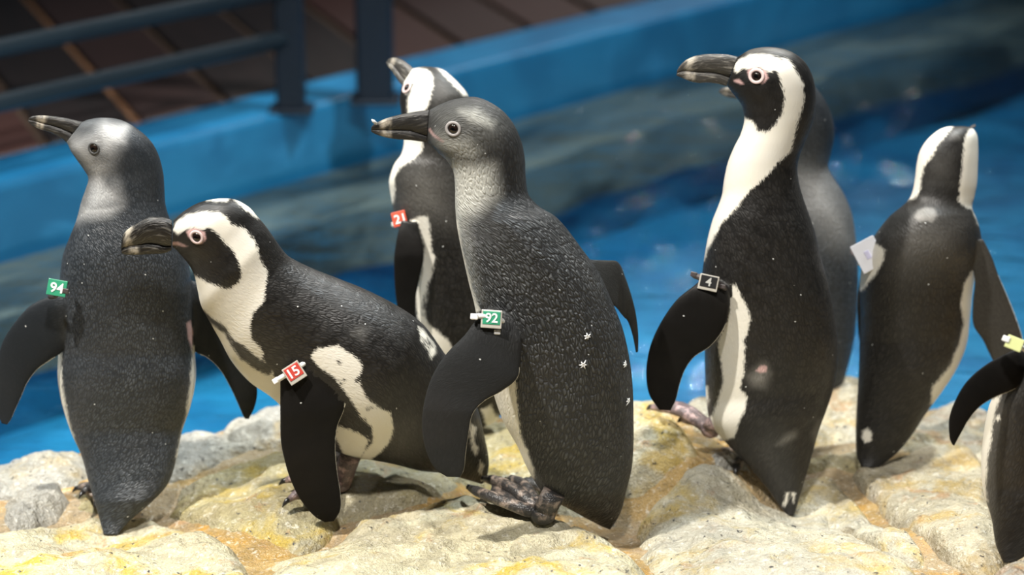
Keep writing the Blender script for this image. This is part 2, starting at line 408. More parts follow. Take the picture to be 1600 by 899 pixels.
def fbm(p, o=4, lac=2.1, g_=.52):
    s = 0; a = 1
    for _ in range(o): s += a * noise.noise(p); p = p * lac; a *= g_
    return s
def rock_mat(name, base, stain, grey, seed, wet=0.0, gloss=.6, ochre=.6):
    g = G(name); p = g.n('VectorMath', {0: g.geo(), 1: (seed * 3.1, seed * 1.7, seed)}, operation='ADD').outputs[0]
    n1 = g.noise(p, 8, 6, .66, .5); n2 = g.noise(p, 24, 6, .66, .6); n3 = g.noise(p, 110, 4, .65); n4 = g.noise(p, 5, 4, .6); n5 = g.noise(p, 320, 2, .6)
    col = g.mix(g.ramp(n2, .36, .60), tuple(c * .70 for c in base), base)
    col = g.mix(g.ramp(n1, .50, .64), col, stain)
    col = g.mix(g.ramp(g.noise(p, 13, 5, .7, .8), .56, .68, 0, ochre), col, (.36, .17, .05))
    col = g.mix(g.ramp(n4, .48, .60, 0, grey), col, (.30, .295, .27))
    col = g.mix(g.ramp(n3, .36, .26, 0, .55), col, (.13, .11, .08))
    col = g.mix(g.ramp(n3, .55, .68, 0, .45), col, (.80, .77, .68))
    pw = g.n('VectorMath', {0: p, 1: g.scale(g.n('TexNoise', {'Vector': p, 'Scale': 150.0, 'Detail': 3.0}).outputs['Color'], (.014, .014, .014))}, operation='ADD').outputs[0]
    sv = g.voro(pw, 85.0); spc = g.n('SeparateColor', {0: g.voro(pw, 85.0, out='Color')}).outputs[0]
    spm = g.math('MULTIPLY', g.ramp(g.math('ADD', sv, g.math('MULTIPLY', n5, .6)), .54, .42), g.math('GREATER_THAN', spc, .66))
    col = g.mix(g.math('MULTIPLY', spm, g.ramp(n1, .35, .5)), col, (.045, .042, .04))
    col = g.mix(g.ramp(n5, .50, .68, 0, .38), col, (.20, .165, .10)); col = g.mix(g.ramp(n5, .40, .28, 0, .35), col, (.74, .71, .62))
    h = g.math('ADD', g.math('ADD', g.math('MULTIPLY', n2, .8), g.math('MULTIPLY', n3, .4)), g.math('MULTIPLY', n5, .16))
    nrm = g.bump(h, 1.0, .013)
    rg = g.ramp(g.noise(p, 7, 3), .42, .62, .20, .6) if wet else gloss
    return g.done(Base_Color=col, Roughness=rg, Normal=nrm, Specular_IOR_Level=.5 if wet else .35)
M['rock_cream'] = rock_mat('cream_rock', (.50, .45, .31), (.46, .33, .09), .25, 1)
M['rock_yellow'] = rock_mat('yellow_stained_rock', (.52, .47, .315), (.47, .33, .045), .15, 2)
M['rock_olive'] = rock_mat('damp_olive_rock', (.38, .33, .18), (.40, .29, .05), .35, 3, 0, .42)
M['rock_grey'] = rock_mat('grey_speckled_rock', (.42, .40, .34), (.46, .36, .20), .8, 4)
M['rock_wet'] = rock_mat('wet_pale_rock', (.46, .41, .29), (.40, .29, .11), .5, 5, 1, .46)
M['rock_slab'] = rock_mat('pale_slab_rock', (.50, .46, .345), (.46, .35, .13), .35, 6, 0, .5, .4)
M['mortar'] = rock_mat('orange_ochre_mortar', (.40, .26, .09), (.46, .24, .03), .35, 7, 1, .5)
outcrop = empty('rock_outcrop', (0, 2.9, 0)); tag(outcrop, 'cream and ochre stone outcrop with orange seams under the penguins', 'rock')
# the bed the stones are set in
xs = np.linspace(-1.15, 1.25, 170); ys = np.linspace(2.30, 3.95, 120); V = []; F = []
for x in xs:
    for y in ys:
        z = T(x, y) + .012 + .006 * fbm(Vector((x * 14, y * 14, 2)), 3) + .003 * fbm(Vector((x * 50, y * 50, 2)), 2); V.append((x, y, max(z, -.80)))
for i in range(len(xs) - 1):
    for j in range(len(ys) - 1): F.append((i*120 + j, (i+1)*120 + j, (i+1)*120 + j + 1, i*120 + j + 1))
mk('mortar_bed', V, F, M['mortar'], outcrop, recalc=False)
def stone(poly, H, mat, seed, rough=1.0, nr=46, nt=200, tilt=0, label=None):
    Wd = np.array([ground(*p)[:2] for p in poly]); c = Wd.mean(0)
    ang_r = []
    # outline resampled by angle about the centre (star-shaped stones)
    seg = list(zip(Wd, np.roll(Wd, -1, 0)))
    for t in range(nt):
        a = 2 * math.pi * t / nt; d = np.array([math.cos(a), math.sin(a)]); best = 0
        for p, q in seg:
            e = q - p; den = d[0] * e[1] - d[1] * e[0]
            if abs(den) < 1e-12: continue
            w_ = p - c; s = (w_[0] * e[1] - w_[1] * e[0]) / den; k = (w_[0] * d[1] - w_[1] * d[0]) / den
            if s > 0 and -1e-6 <= k <= 1 + 1e-6: best = max(best, s)
        ang_r.append(best)
    ang_r = np.array(ang_r)
    ang_r *= 1.05
    for _ in range(2): ang_r = (np.roll(ang_r, 1) + 2 * ang_r + np.roll(ang_r, -1)) / 4
    V = []; F = []
    for i in range(nr + 2):
        r = 1 - (1 - min(i / nr, 1)) ** 1.35
        for t in range(nt):
            a = 2 * math.pi * t / nt; rr = ang_r[t] * (1 + .05 * noise.noise(Vector((math.cos(a) * 3, math.sin(a) * 3, seed))) + .025 * noise.noise(Vector((math.cos(a) * 11, math.sin(a) * 11, seed))))
            f = max(r, .004); x, y = c + f * rr * np.array([math.cos(a), math.sin(a)])
            edge_m = (1 - r) * rr          # metres to the rim
            prof = 1 - math.exp(-edge_m / .013)
            q = Vector((x, y, seed * 2.0))
            rd = 1 - abs(noise.noise(q * 13 + Vector((5, 2, 1)))) * 2; strata = noise.noise(Vector((x * 10 + y * 7, y * 26 - x * 16, seed)))
            z = T(x, y) + H * prof + prof * rough * (.009 * fbm(q * 8, 3) + .005 * fbm(q * 34, 3) + .0035 * strata - .007 * max(0, rd - .72) / .28 * (.5 + .5 * noise.noise(q * 4)))
            if i > nr: z = T(x, y) - .04
            V.append((x, y, z))
    for i in range(nr + 1):
        for t in range(nt):
            k = (t + 1) % nt; F.append((i*nt + t, i*nt + k, (i+1)*nt + k, (i+1)*nt + t))
    F.append(tuple(range(nt))[::-1])
    bot = tuple((nr + 1) * nt + t for t in range(nt)); F.append(bot)
    o = mk('rock', V, F, M[mat], outcrop)
    if label: o['label'] = label
    return o
STONES = [
 ([(-60, 740), (20, 712), (75, 695), (128, 700), (140, 730), (125, 752), (60, 760), (-20, 775), (-80, 790)], .030, 'rock_grey', 1, 1.2),
 ([(5, 778), (50, 758), (95, 757), (112, 775), (92, 802), (50, 822), (18, 822), (3, 805)], .034, 'rock_grey', 2, 1.3),
 ([(110, 762), (160, 755), (200, 770), (190, 800), (140, 806), (108, 790)], .018, 'rock_olive', 3, 1),
 ([(118, 700), (200, 672), (300, 664), (360, 668), (390, 690), (330, 722), (270, 745), (180, 748), (140, 735)], .028, 'rock_grey', 4, 1.2),
 ([(345, 668), (400, 632), (440, 620), (500, 632), (520, 660), (470, 690), (400, 695), (360, 690)], .032, 'rock_grey', 5, 1.2),
 ([(-80, 852), (0, 832), (60, 822), (150, 806), (240, 806), (320, 828), (368, 856), (385, 885), (378, 960), (-80, 960)], .032, 'rock_yellow', 6, 1.0),
 ([(268, 795), (285, 752), (345, 725), (420, 702), (520, 690), (620, 712), (700, 730), (715, 752), (660, 775), (590, 792), (530, 815), (500, 845), (470, 858), (440, 842), (400, 838), (340, 815)], .026, 'rock_olive', 7, .8),
 ([(430, 868), (470, 870), (512, 850), (560, 815), (640, 788), (740, 775), (840, 800), (930, 838), (985, 862), (1005, 900), (1010, 960), (425, 960), (420, 900)], .030, 'rock_yellow', 8, 1.0),
 ([(560, 690), (620, 650), (720, 642), (860, 640), (930, 660), (960, 720), (960, 790), (900, 800), (820, 780), (740, 760), (640, 720)], .022, 'rock_olive', 9, .8),
 ([(985, 618), (1030, 622), (1075, 668), (1095, 705), (1055, 728), (1020, 752), (998, 772), (975, 765), (965, 690), (960, 640)], .034, 'rock_cream', 10, 1.1),
 ([(1060, 738), (1100, 715), (1160, 745), (1215, 795), (1290, 800), (1360, 845), (1430, 885), (1450, 960), (1100, 960), (1040, 905), (1006, 860), (1000, 812), (1030, 772)], .032, 'rock_slab', 11, .9),
 ([(1012, 872), (1040, 912), (1090, 970), (1020, 970)], .02, 'rock_cream', 12, 1),
 ([(1325, 735), (1400, 715), (1500, 690), (1545, 740), (1560, 830), (1575, 880), (1540, 895), (1480, 868), (1420, 820), (1365, 775)], .036, 'rock_wet', 13, .8),
 ([(1225, 790), (1250, 740), (1300, 735), (1345, 775), (1400, 820), (1450, 868), (1430, 885), (1360, 840), (1300, 798)], .020, 'rock_slab', 14, 1),
 ([(1400, 690), (1440, 640), (1500, 618), (1560, 640), (1590, 700), (1530, 720), (1470, 715)], .026, 'rock_wet', 15, 1.3),
 ([(1540, 905), (1560, 888), (1610, 876), (1700, 890), (1700, 960), (1540, 960)], .05, 'rock_grey', 16, .8),
 ([(1105, 700), (1130, 692), (1165, 705), (1180, 730), (1150, 735), (1115, 722)], .028, 'rock_grey', 17, 1),
 ([(1075, 620), (1180, 600), (1300, 580), (1350, 583), (1400, 620), (1360, 680), (1270, 690), (1160, 680), (1090, 660)], .026, 'rock_wet', 18, 1),
 ([(1180, 690), (1270, 695), (1370, 690), (1360, 725), (1300, 730), (1240, 730)], .016, 'rock_olive', 19, 1),
 ([(1560, 660), (1700, 650), (1750, 760), (1640, 850), (1570, 800)], .03, 'rock_wet', 20, 1),
 ([(392, 880), (408, 866), (424, 874), (420, 905), (402, 910)], .012, 'mortar', 21, 1),
 ([(-400, 740), (-120, 735), (-90, 800), (-95, 940), (-420, 940)], .03, 'rock_grey', 22, 1),
]
ROCKS = [stone(*s) for s in STONES]

# ------------------------------------------------------------------ penguins
def text_mesh(s, size):
    cu = bpy.data.curves.new('numeral', 'FONT'); cu.body = s; cu.size = size; cu.extrude = size * .03; cu.align_x = 'CENTER'; cu.align_y = 'CENTER'; cu.resolution_u = 3; cu.offset = size * .018
    o = bpy.data.objects.new('numeral', cu); COL.objects.link(o)
    dg = bpy.context.evaluated_depsgraph_get(); dg.update()
    me = o.evaluated_get(dg).to_mesh(); V = np.array([v.co[:] for v in me.vertices]); F = [tuple(p.vertices) for p in me.polygons]
    o.evaluated_get(dg).to_mesh_clear(); bpy.data.objects.remove(o); bpy.data.curves.remove(cu)
    V[:, 0] -= (V[:, 0].max() + V[:, 0].min()) / 2; V[:, 1] -= (V[:, 1].max() + V[:, 1].min()) / 2
    return V, F
def box(sx, sy, sz, bev=.0):
    bm = bmesh.new(); bmesh.ops.create_cube(bm, size=1); bmesh.ops.scale(bm, vec=(sx, sy, sz), verts=bm.verts)
    if bev: bmesh.ops.bevel(bm, geom=bm.edges[:], offset=bev, segments=2, profile=.5, affect='EDGES')
    V = np.array([v.co[:] for v in bm.verts]); F = [tuple(v.index for v in f.verts) for f in bm.faces]; bm.free(); return V, F
def ellipsoid(c, ax, n=24):
    V = []; F = []; m = n // 2
    for i in range(1, m):
        for j in range(n):
            a, b = math.pi * i / m, 2 * math.pi * j / n
            V.append(c + ax[0] * math.sin(a) * math.cos(b) + ax[1] * math.sin(a) * math.sin(b) + ax[2] * math.cos(a))
    for i in range(m - 2):
        for j in range(n):
            k = (j + 1) % n; F.append((i*n + j, i*n + k, (i+1)*n + k, (i+1)*n + j))
    V += [c + ax[2], c - ax[2]]; e = len(V)
    for j in range(n):
        k = (j + 1) % n; F.append((e - 2, k, j)); F.append((e - 1, (m-2)*n + j, (m-2)*n + k))
    return np.array(V), F
def torus(c, a1, a2, nrm, r, n=32, m=10, flat=.6):
    V = []; F = []
    for i in range(n):
        q = 2 * math.pi * i / n; e = math.cos(q) * a1 + math.sin(q) * a2; eh = e / np.linalg.norm(e)
        for j in range(m):
            s = 2 * math.pi * j / m; V.append(c + e + eh * r * math.cos(s) + nrm * r * flat * math.sin(s))
    for i in range(n):
        for j in range(m): F.append((i*m + j, ((i+1) % n)*m + j, ((i+1) % n)*m + (j+1) % m, i*m + (j+1) % m))
    return np.array(V), F
def frame_to(nrm, tilt=0.0):
    """in-plane axes of a small plate: x to the picture's right turned by TILT degrees"""
    n_ = nrm / np.linalg.norm(nrm); x = np.array([1., 0, 0]); x = x - n_ * (x @ n_); x /= np.linalg.norm(x); y = np.cross(n_, x)
    t = math.radians(tilt); return x * math.cos(t) + y * math.sin(t), -x * math.sin(t) + y * math.cos(t), n_
def union(parts):
    objs = []
    for V, F in parts:
        me = bpy.data.meshes.new('tmp'); me.from_pydata(V.tolist(), [], F)
        bm = bmesh.new(); bm.from_mesh(me); bmesh.ops.recalc_face_normals(bm, faces=bm.faces); bm.to_mesh(me); bm.free()
        o = bpy.data.objects.new('tmp', me); COL.objects.link(o); objs.append(o)
    for t in objs[1:]:
        m = objs[0].modifiers.new('u', 'BOOLEAN'); m.operation = 'UNION'; m.object = t; m.solver = 'MANIFOLD'
    dg = bpy.context.evaluated_depsgraph_get(); dg.update()
    ev = objs[0].evaluated_get(dg).to_mesh()
    V = np.array([v.co[:] for v in ev.vertices]); F = [tuple(p.vertices) for p in ev.polygons]
    objs[0].evaluated_get(dg).to_mesh_clear()
    for o in objs:
        me = o.data; bpy.data.objects.remove(o); bpy.data.meshes.remove(me)
    return V, F

def flatbill(rings, Y, d, k, mouth, split):
    """one mandible: rings are (bottom, top) outline pairs, split keeps the upper or lower share of each"""
    R = []
    for (lx, ly, rx, ry), m in zip(rings, mouth):
        mx, my = lx + (rx - lx) * m, ly + (ry - ly) * m
        R.append((mx, my, rx, ry) if split == 'u' else (lx, ly, mx, my))
    return loft(R, Y, d, k, n=28, step=2.5)

def foot(thing, ankle, heel, tips, mat, r=.0075, shin=.012):
    """webbed three-toed foot: shin, toes, webs as one mesh; claws are sub-parts. points are world coordinates"""
    heel = np.array(heel); ankle = np.array(ankle); Vs, Fs = [], []
    def add(V, F):
        b = sum(len(v) for v in Vs); Vs.append(np.array(V)); Fs.extend([tuple(i + b for i in f) for f in F])
    tocam = np.array([0, 0, 1.])
    c = heel + tocam * r * 1.1
    add(*tube([ankle, ankle * .5 + c * .5, c], [shin, shin * 1.0, shin * 1.05], 14))
    add(*ellipsoid(c, (np.array([shin * 1.15, 0, 0]), np.array([0, shin * 1.15, 0]), np.array([0, 0, shin * .95])), 16))
    tps = []
    for t in tips:
        via = None
        if isinstance(t, tuple): via = np.array(t[0]) + tocam * r * .8; t = t[1]
        t = np.array(t) + tocam * r * .8; dr = t - c
        if via is None: via = c + dr * .5
        pts = [(1 - s) ** 2 * c + 2 * s * (1 - s) * via + s * s * t + tocam * (h * np.linalg.norm(dr)) for s, h in ((0, 0), (.2, .05), (.45, .10), (.68, .09), (.86, .05), (1, 0))]
        add(*tube(pts, [r * 1.25, r * 1.2, r * 1.1, r * 1.05, r * .95, r * .55], 12)); tps.append(pts)
    for A_, B_ in zip(tps, tps[1:]):
        n_ = 6; top = []
        for i in range(n_):
            f = i / (n_ - 1)
            for s in (0, .25, .5, .75, 1):
                dip = .18 * math.sin(math.pi * s) * f
                ia = f * 4.2 * (1 - dip); k0 = min(int(ia), 4); fr = ia - k0
                pa = A_[k0] * (1 - fr) + A_[k0 + 1] * fr; pb = B_[k0] * (1 - fr) + B_[k0 + 1] * fr
                top.append(pa * (1 - s) + pb * s - tocam * (.0015 + .002 * math.sin(math.pi * s)))
        top = np.array(top); bot = top - tocam * .004; V = np.concatenate([top, bot]); F = []; N = len(top)
        for i in range(n_ - 1):
            for j in range(4):
                q = (i*5 + j, i*5 + j + 1, (i+1)*5 + j + 1, (i+1)*5 + j); F.append(q); F.append(tuple(x + N for x in q[::-1]))
        for i in range(n_ - 1):
            F.append((i*5, (i+1)*5, (i+1)*5 + N, i*5 + N)); F.append((i*5 + 4, i*5 + 4 + N, (i+1)*5 + 4 + N, (i+1)*5 + 4))
        for j in range(4): F.append((j, j + N, j + 1 + N, j + 1)); q = (n_-1)*5; F.append((q + j, q + j + 1, q + j + 1 + N, q + j + N))
        add(V, F)
    o = mk('foot', np.concatenate(Vs), Fs, M[mat], thing)
    for pts in tps:
        d = pts[-1] - pts[-2]; d /= np.linalg.norm(d); e = pts[-1]
        mk('claw', *tube([e - d * .004, e + d * .003 + tocam * .0005, e + d * .007 - tocam * .0015, e + d * .010 - tocam * .004], [r * .62, r * .52, r * .32, r * .06], 10), M['claw'], o)
    return o

def penguin(label, mat, Y, rings, d=0, k=.85, dorsal=0, whites=(), blacks=(), tones=(), skins=(), flippers=(), bill=None, eye=None, mirror_eye=True, group='penguins on the rock ledge'):
    B = loft(rings, Y, d, k, 80, 3.4)
    n = B['n']; V = B['V']; nv = len(V); px = project(V)
    td = np.repeat(np.radians(smoothen(curve(dorsal, B['idx']), 12)), n); td = np.concatenate([td, [0, 0]])
    def field(polys, neg=()):
        f = np.full(nv, -40.0)
        for p in polys: f = np.maximum(f, sdf(p, px))
        for p in neg: f = np.minimum(f, -sdf(p, px))
        return np.clip(f, -30, 30)
    wf = field(whites, blacks); sf = field(skins)
    tf = np.zeros(nv)
    for p, st, so in tones:
        q = st * np.clip(sdf(p, px) / so * .5 + .5, 0, 1); tf = np.where(abs(q) > 1e-4, np.where(st > 0, np.maximum(tf, q), np.minimum(tf, tf * (1 + q))), tf)
    th = B['th']; hid = np.sin(th) < -.03; ring = np.concatenate([np.repeat(np.arange(B['nr']), n), [0, B['nr'] - 1]])
    mj = np.round((2 * td - th) / (2 * math.pi) * n).astype(int) % n; mi = ring * n + mj
    seen = np.sin(th[mi]) >= -.03
    rel = np.abs((th - td + math.pi) % (2 * math.pi) - math.pi)
    ventral = np.where(rel > math.radians(112), 12.0, -12.0)
    for f_, base in ((wf, ventral), (sf, -30.), (tf, 0.)):
        f_[:] = np.where(hid, np.where(seen, f_[mi], base), f_)
    W = wf[:nv - 2].reshape(B['nr'], n)
    hd = hid[:nv - 2].reshape(B['nr'], n)
    for _ in range(3):
        sm = (np.roll(W, 1, 1) + 2 * W + np.roll(W, -1, 1)) / 4; W = np.where(hd, sm, W)
    wf[:nv - 2] = W.ravel()
    fl = np.stack([B['s'], B['u'], np.zeros(nv)], 1)
    parts = [(V, B['F'])]; srcV = [V]; hb = B['idx'] / B['idx'].max(); scl = np.append(np.repeat(np.interp(hb, [0, .5, .62, .72, 1], [1, 1, .45, .26, .26]), n), [1, .4])
    parts = [(V, B['F'])]; srcV = [V]; srcA = [np.column_stack([wf, tf, sf, fl, scl])]
    for fp in flippers:
        Lf = loft(fp['r'], Y, fp['d'], fp.get('k', .14), 40, 3.4)
        c = np.cos(Lf['th']) * (1 if fp.get('trail', 'R') == 'R' else -1); si = np.sin(Lf['th'])
        fs = Lf['s'] / Lf['s'].max()
        wv = np.where(si < -.25, 6.0 * np.minimum(1, -si * 2) - 9 * (c < -.6), (c - fp.get('rim', .985)) * 220) ; wv = np.where(fs < .22, -12, wv)
        parts.append((Lf['V'], Lf['F'])); srcV.append(Lf['V'])
        srcA.append(np.column_stack([wv, np.full(len(c), fp.get('tone', 0.)), np.full(len(c), -30.), Lf['s'], Lf['u'] * 1.0 + .31, np.zeros(len(c)), np.clip(.3 - fs * 1.2, .05, .3)]))
    if len(parts) > 1: V2, F2 = union(parts)
    else: V2, F2 = V, B['F']
    SV = np.concatenate(srcV); SA = np.concatenate(srcA); kd = KDTree(len(SV))
    for i, v in enumerate(SV): kd.insert(v, i)
    kd.balance(); near = [kd.find(v) for v in V2]
    att = SA[[q[1] for q in near]]; isnew = np.array([q[2] > 2e-5 for q in near])
    if isnew.any() and len(parts) > 1:      # ease the crease where a flipper leaves the body
        me = bpy.data.meshes.new('t'); me.from_pydata(V2.tolist(), [], F2); bm = bmesh.new(); bm.from_mesh(me); bm.verts.ensure_lookup_table()
        sel = set(np.nonzero(isnew)[0].tolist())
        for _ in range(2): sel |= {e.other_vert(bm.verts[i]).index for i in list(sel) for e in bm.verts[i].link_edges}
        for _ in range(5): bmesh.ops.smooth_vert(bm, verts=[bm.verts[i] for i in sel], factor=.5, use_axis_x=True, use_axis_y=True, use_axis_z=True)
        V2 = np.array([v.co[:] for v in bm.verts]); bm.free(); bpy.data.meshes.remove(me)
    base = V2[V2[:, 2].argmin()].copy(); base[2] = V2[:, 2].min()
    thing = empty('penguin', base); tag(thing, label, 'penguin', group)
    attrs = {'white': att[:, 0], 'tone': att[:, 1], 'skin': att[:, 2], 'feather': att[:, 3:6], 'scaly': att[:, 6]}
    body = mk('body', V2, F2, M[mat], thing, attrs=attrs)
    bvh = BVHTree.FromPolygons([Vector(v) for v in V2], F2)
    def hit(x, y):
        dr = Vector(ray(x, y)).normalized(); loc, nm, _, _ = bvh.ray_cast(Vector(CAM), dr)
        if loc is None: return None, None
        nm = np.array(nm); nm = nm if nm @ (CAM - np.array(loc)) > 0 else -nm
        return np.array(loc), nm
    pxm = lambda Yv: Yv / (FPX * CP) * 1.0     # metres per pixel, about
    info = dict(thing=thing, hit=hit, body=body, B=B, Y=Y, m=pxm(Y))
    if bill:
        for nm_, sp in (('upper_bill', 'u'), ('lower_bill', 'l')):
            q = flatbill(bill['r'], Y, bill.get('d', 0), bill.get('k', .5), bill['mouth'], sp)
            mk(nm_, q['V'], q['F'], M[bill['mat']], thing, attrs={'along': q['s'] / q['s'].max(), 'feather': np.stack([q['s'], q['u'], np.zeros(len(q['u']))], 1)})
    if eye:
        ex, ey, er, ringmat, rr = eye
        loc, nm = hit(ex, ey); m = info['m']
        todo = [(loc, nm)]
        if mirror_eye:
            i = int(np.linalg.norm(B['V'][:nv - 2] - loc, axis=1).argmin()); j = mi[i]; ml = B['V'][j]; cn = B['C'][ring[j]]
            mn = ml - cn; mn /= np.linalg.norm(mn); todo.append((ml, mn))
        for q, (l_, n_) in enumerate(todo):
            x, y, nn = frame_to(n_) if abs(n_[0]) < .98 else frame_to(n_ + np.array([0, .1, .1]))
            R_ = er * m
            e = mk('eye', *ellipsoid(l_ - nn * R_ * .35, (x * R_, y * R_, nn * R_ * .75), 28), M['eye'], thing)
            mk('pupil', *ellipsoid(l_ + nn * R_ * .12, (x * R_ * .55, y * R_ * .55, nn * R_ * .31), 20), M['pupil'], e)
            mk('eye_ring', *torus(l_ + nn * R_ * .02, x * (R_ + rr * m * .75), y * (R_ * .95 + rr * m * .7), nn, rr * m, flat=.55), M[ringmat], e)
    return info

def band(info, px, py, text, colmat, w_, h_, tilt, strap, lift=.004, yaw=0.0, clear=True, num='numeral', straps='strap_white', label=None, inner=.72):
    """numbered flipper band: strap with its locking head, clear holder, coloured plate and numerals"""
    loc, nm = info['hit'](px, py)
    if loc is None: loc = P(px, py, info['Y'] - .06); nm = CAM - loc
    m = info['m']; tc = CAM - loc; tc /= np.linalg.norm(tc); n_ = tc + yaw * np.array([1., 0, 0]); n_ /= np.linalg.norm(n_)
    x, y, n_ = frame_to(n_, tilt); c = loc + n_ * (lift + .003)
    R_ = np.array([x, y, n_])
    b = empty('flipper_band', (0, 0, 0)); b.parent = info['thing']; b.location = Vector(c) - parent_origin(info['thing'])
    if label: b['label'] = label
    def put(name, V, F, mat, off=(0, 0, 0), smooth=False): return mk(name, (V + np.array(off)) @ R_ + c, F, M[mat], b, smooth=smooth)
    W_, H_ = w_ * m, h_ * m
    if clear:
        put('tag_holder', *box(W_, H_, .004, .0008), 'tag_clear'); put('tag_plate', *box(W_ * .84, H_ * inner, .003, .0005), colmat, (0, H_ * (1 - inner) * .25, .0013))
        ty = H_ * (1 - inner) * .25
    else:
        put('tag_plate', *box(W_, H_, .004, .0008), colmat); ty = 0
    if text:
        V, F = text_mesh(text, 1.0); V = V * (min(W_ * .70 / np.ptp(V[:, 0]), H_ * inner * .74 / np.ptp(V[:, 1]))); V[:, 2] *= .5
        put('tag_number', V, F, num, (0, ty, .0032 if clear else .0026))
    # strap: runs behind the plate and round the flipper
    pts = [P(sx, sy, loc[1] + sd) for sx, sy, sd in strap['p']]
    pts = [np.array(q) for q in pts]; fine, _ = interp_rows(np.array(pts), .004)
    mk('strap', *tube(list(fine), strap.get('r', .0032), 10), M[straps], b)
    for hx, hy, hd, hr in strap.get('heads', ()):
        q = P(hx, hy, loc[1] + hd); V, F = box(hr * 2.2, hr * 1.7, hr * 1.6, hr * .3); mk('strap_lock', V @ R_ + q, F, M[straps], b, smooth=False)
    return b

# ---- 1 green tag 94, back turned, head in profile
Z1 = lambda p: Z(0, 150, 2.569, p)
p1 = penguin('slate-grey young penguin with green tag 94, back turned, leftmost on the ledge', 'grey', 3.06,
  [(162,836,184,836),(156,814,203,814),(147,783,238,784),(138,752,262,757),(127,712,276,718),(111,676,284,676),(97,632,298,634),(90,590,306,592),(91,555,305,555),(92,520,303,520),
   (92,480,301,480),(93,440,299,440),(98,400,293,405),(109,370,280,372),(119,345,268,348),(127,315,259,322),(134,295,257,295),(138,279,255,270),(130,264,248,243),(120,250,236,221),
   (113,240,214,201),(110,235,187,187),(108,230,158,184),(106,226,138,187),(104,222,128,191)],
  d=[(0, -.11), (2, -.085), (5, -.02), (8, 0), (24, 0)], k=[(0, .35), (2, .5), (5, .72), (9, .8), (14, .85), (18, .74), (21, .72), (24, .62)],
  dorsal=[(0, 80), (13, 75), (17, 40), (20, 15), (24, 8)],
  whites=[[(70,545),(95,548),(97,600),(104,640),(117,690),(129,730),(138,765),(110,730),(85,620)], [(300,540),(315,545),(314,610),(296,680),(280,745),(273,742),(278,700),(290,650),(298,600),(300,560)]],
  tones=[([(126,194),(163,187),(192,198),(190,226),(176,250),(171,267),(183,290),(190,315),(160,332),(120,345),(136,282),(95,226)], .62, 20),
         ([(160,196),(197,198),(192,222),(166,226)], 1.0, 14), ([(137,228),(158,226),(166,250),(150,254)], -.55, 10), ([(160,276),(174,276),(177,292),(164,292)], -.55, 10), ([(112,196),(150,186),(152,212),(128,216)], -.75, 14),
         ([(126,318),(190,322),(170,338),(118,345)], .7, 14)],
  skins=[[(291,505),(298,500),(303,515),(310,520),(302,526),(300,548),(294,530)]],
  flippers=[dict(r=[(112,452,120,530),(70,466,98,550),(45,480,79,563),(22,506,58,578),(4,535,43,598),(-6,575,34,618),(-9,615,24,640),(-5,645,17,656),(3,662,11,664)], d=[(0, -.02), (3, -.04), (8, -.05)], k=[(0, .4), (1, .22), (3, .13)], trail='R', rim=.984),
            dict(r=[(278,530,285,430),(304,550,322,452),(325,560,350,500),(345,580,377,545),(362,610,396,588),(372,632,402,612),(379,648,398,636),(383,655,389,655)], d=[(0, 0), (2, .0), (7, .02)], k=[(0, .4), (1, .22), (3, .13)], trail='L', rim=.984)],
  bill=dict(r=[(104,223,129,190),(97,217,120,188.5),(88,212,108,185.5),(75,206,86,182),(62,202,66,180.5),(52,197,54,181),(44,191,45,184)], mouth=[.40,.40,.4,.42,.45,.5,.5], k=[(0, .55), (6, .6)], mat='bill_young'),
  eye=(146.5, 232, 7.2, 'eye_ring_dark', 1.6))
band(p1, 89, 450, '94', 'tag_green', 29, 25, -10, dict(p=[(104,442,.004),(97,449,-.002),(88,462,-.001),(78,464,.012)], heads=[(102,455,-.006,.004)]), clear=False, straps='strap_dark', inner=.95, label='green tag reading 94')
foot(p1['thing'], P(165, 745, 3.03), P(160, 772, 3.05), [P(122, 768, 3.06), P(130, 775, 3.01), P(150, 790, 2.985)], 'foot', .006, .010)
foot(p1['thing'], P(215, 735, 3.05), P(215, 768, 3.09), [P(190, 768, 3.10), P(205, 775, 3.06), P(225, 778, 3.05)], 'foot', .006, .010)

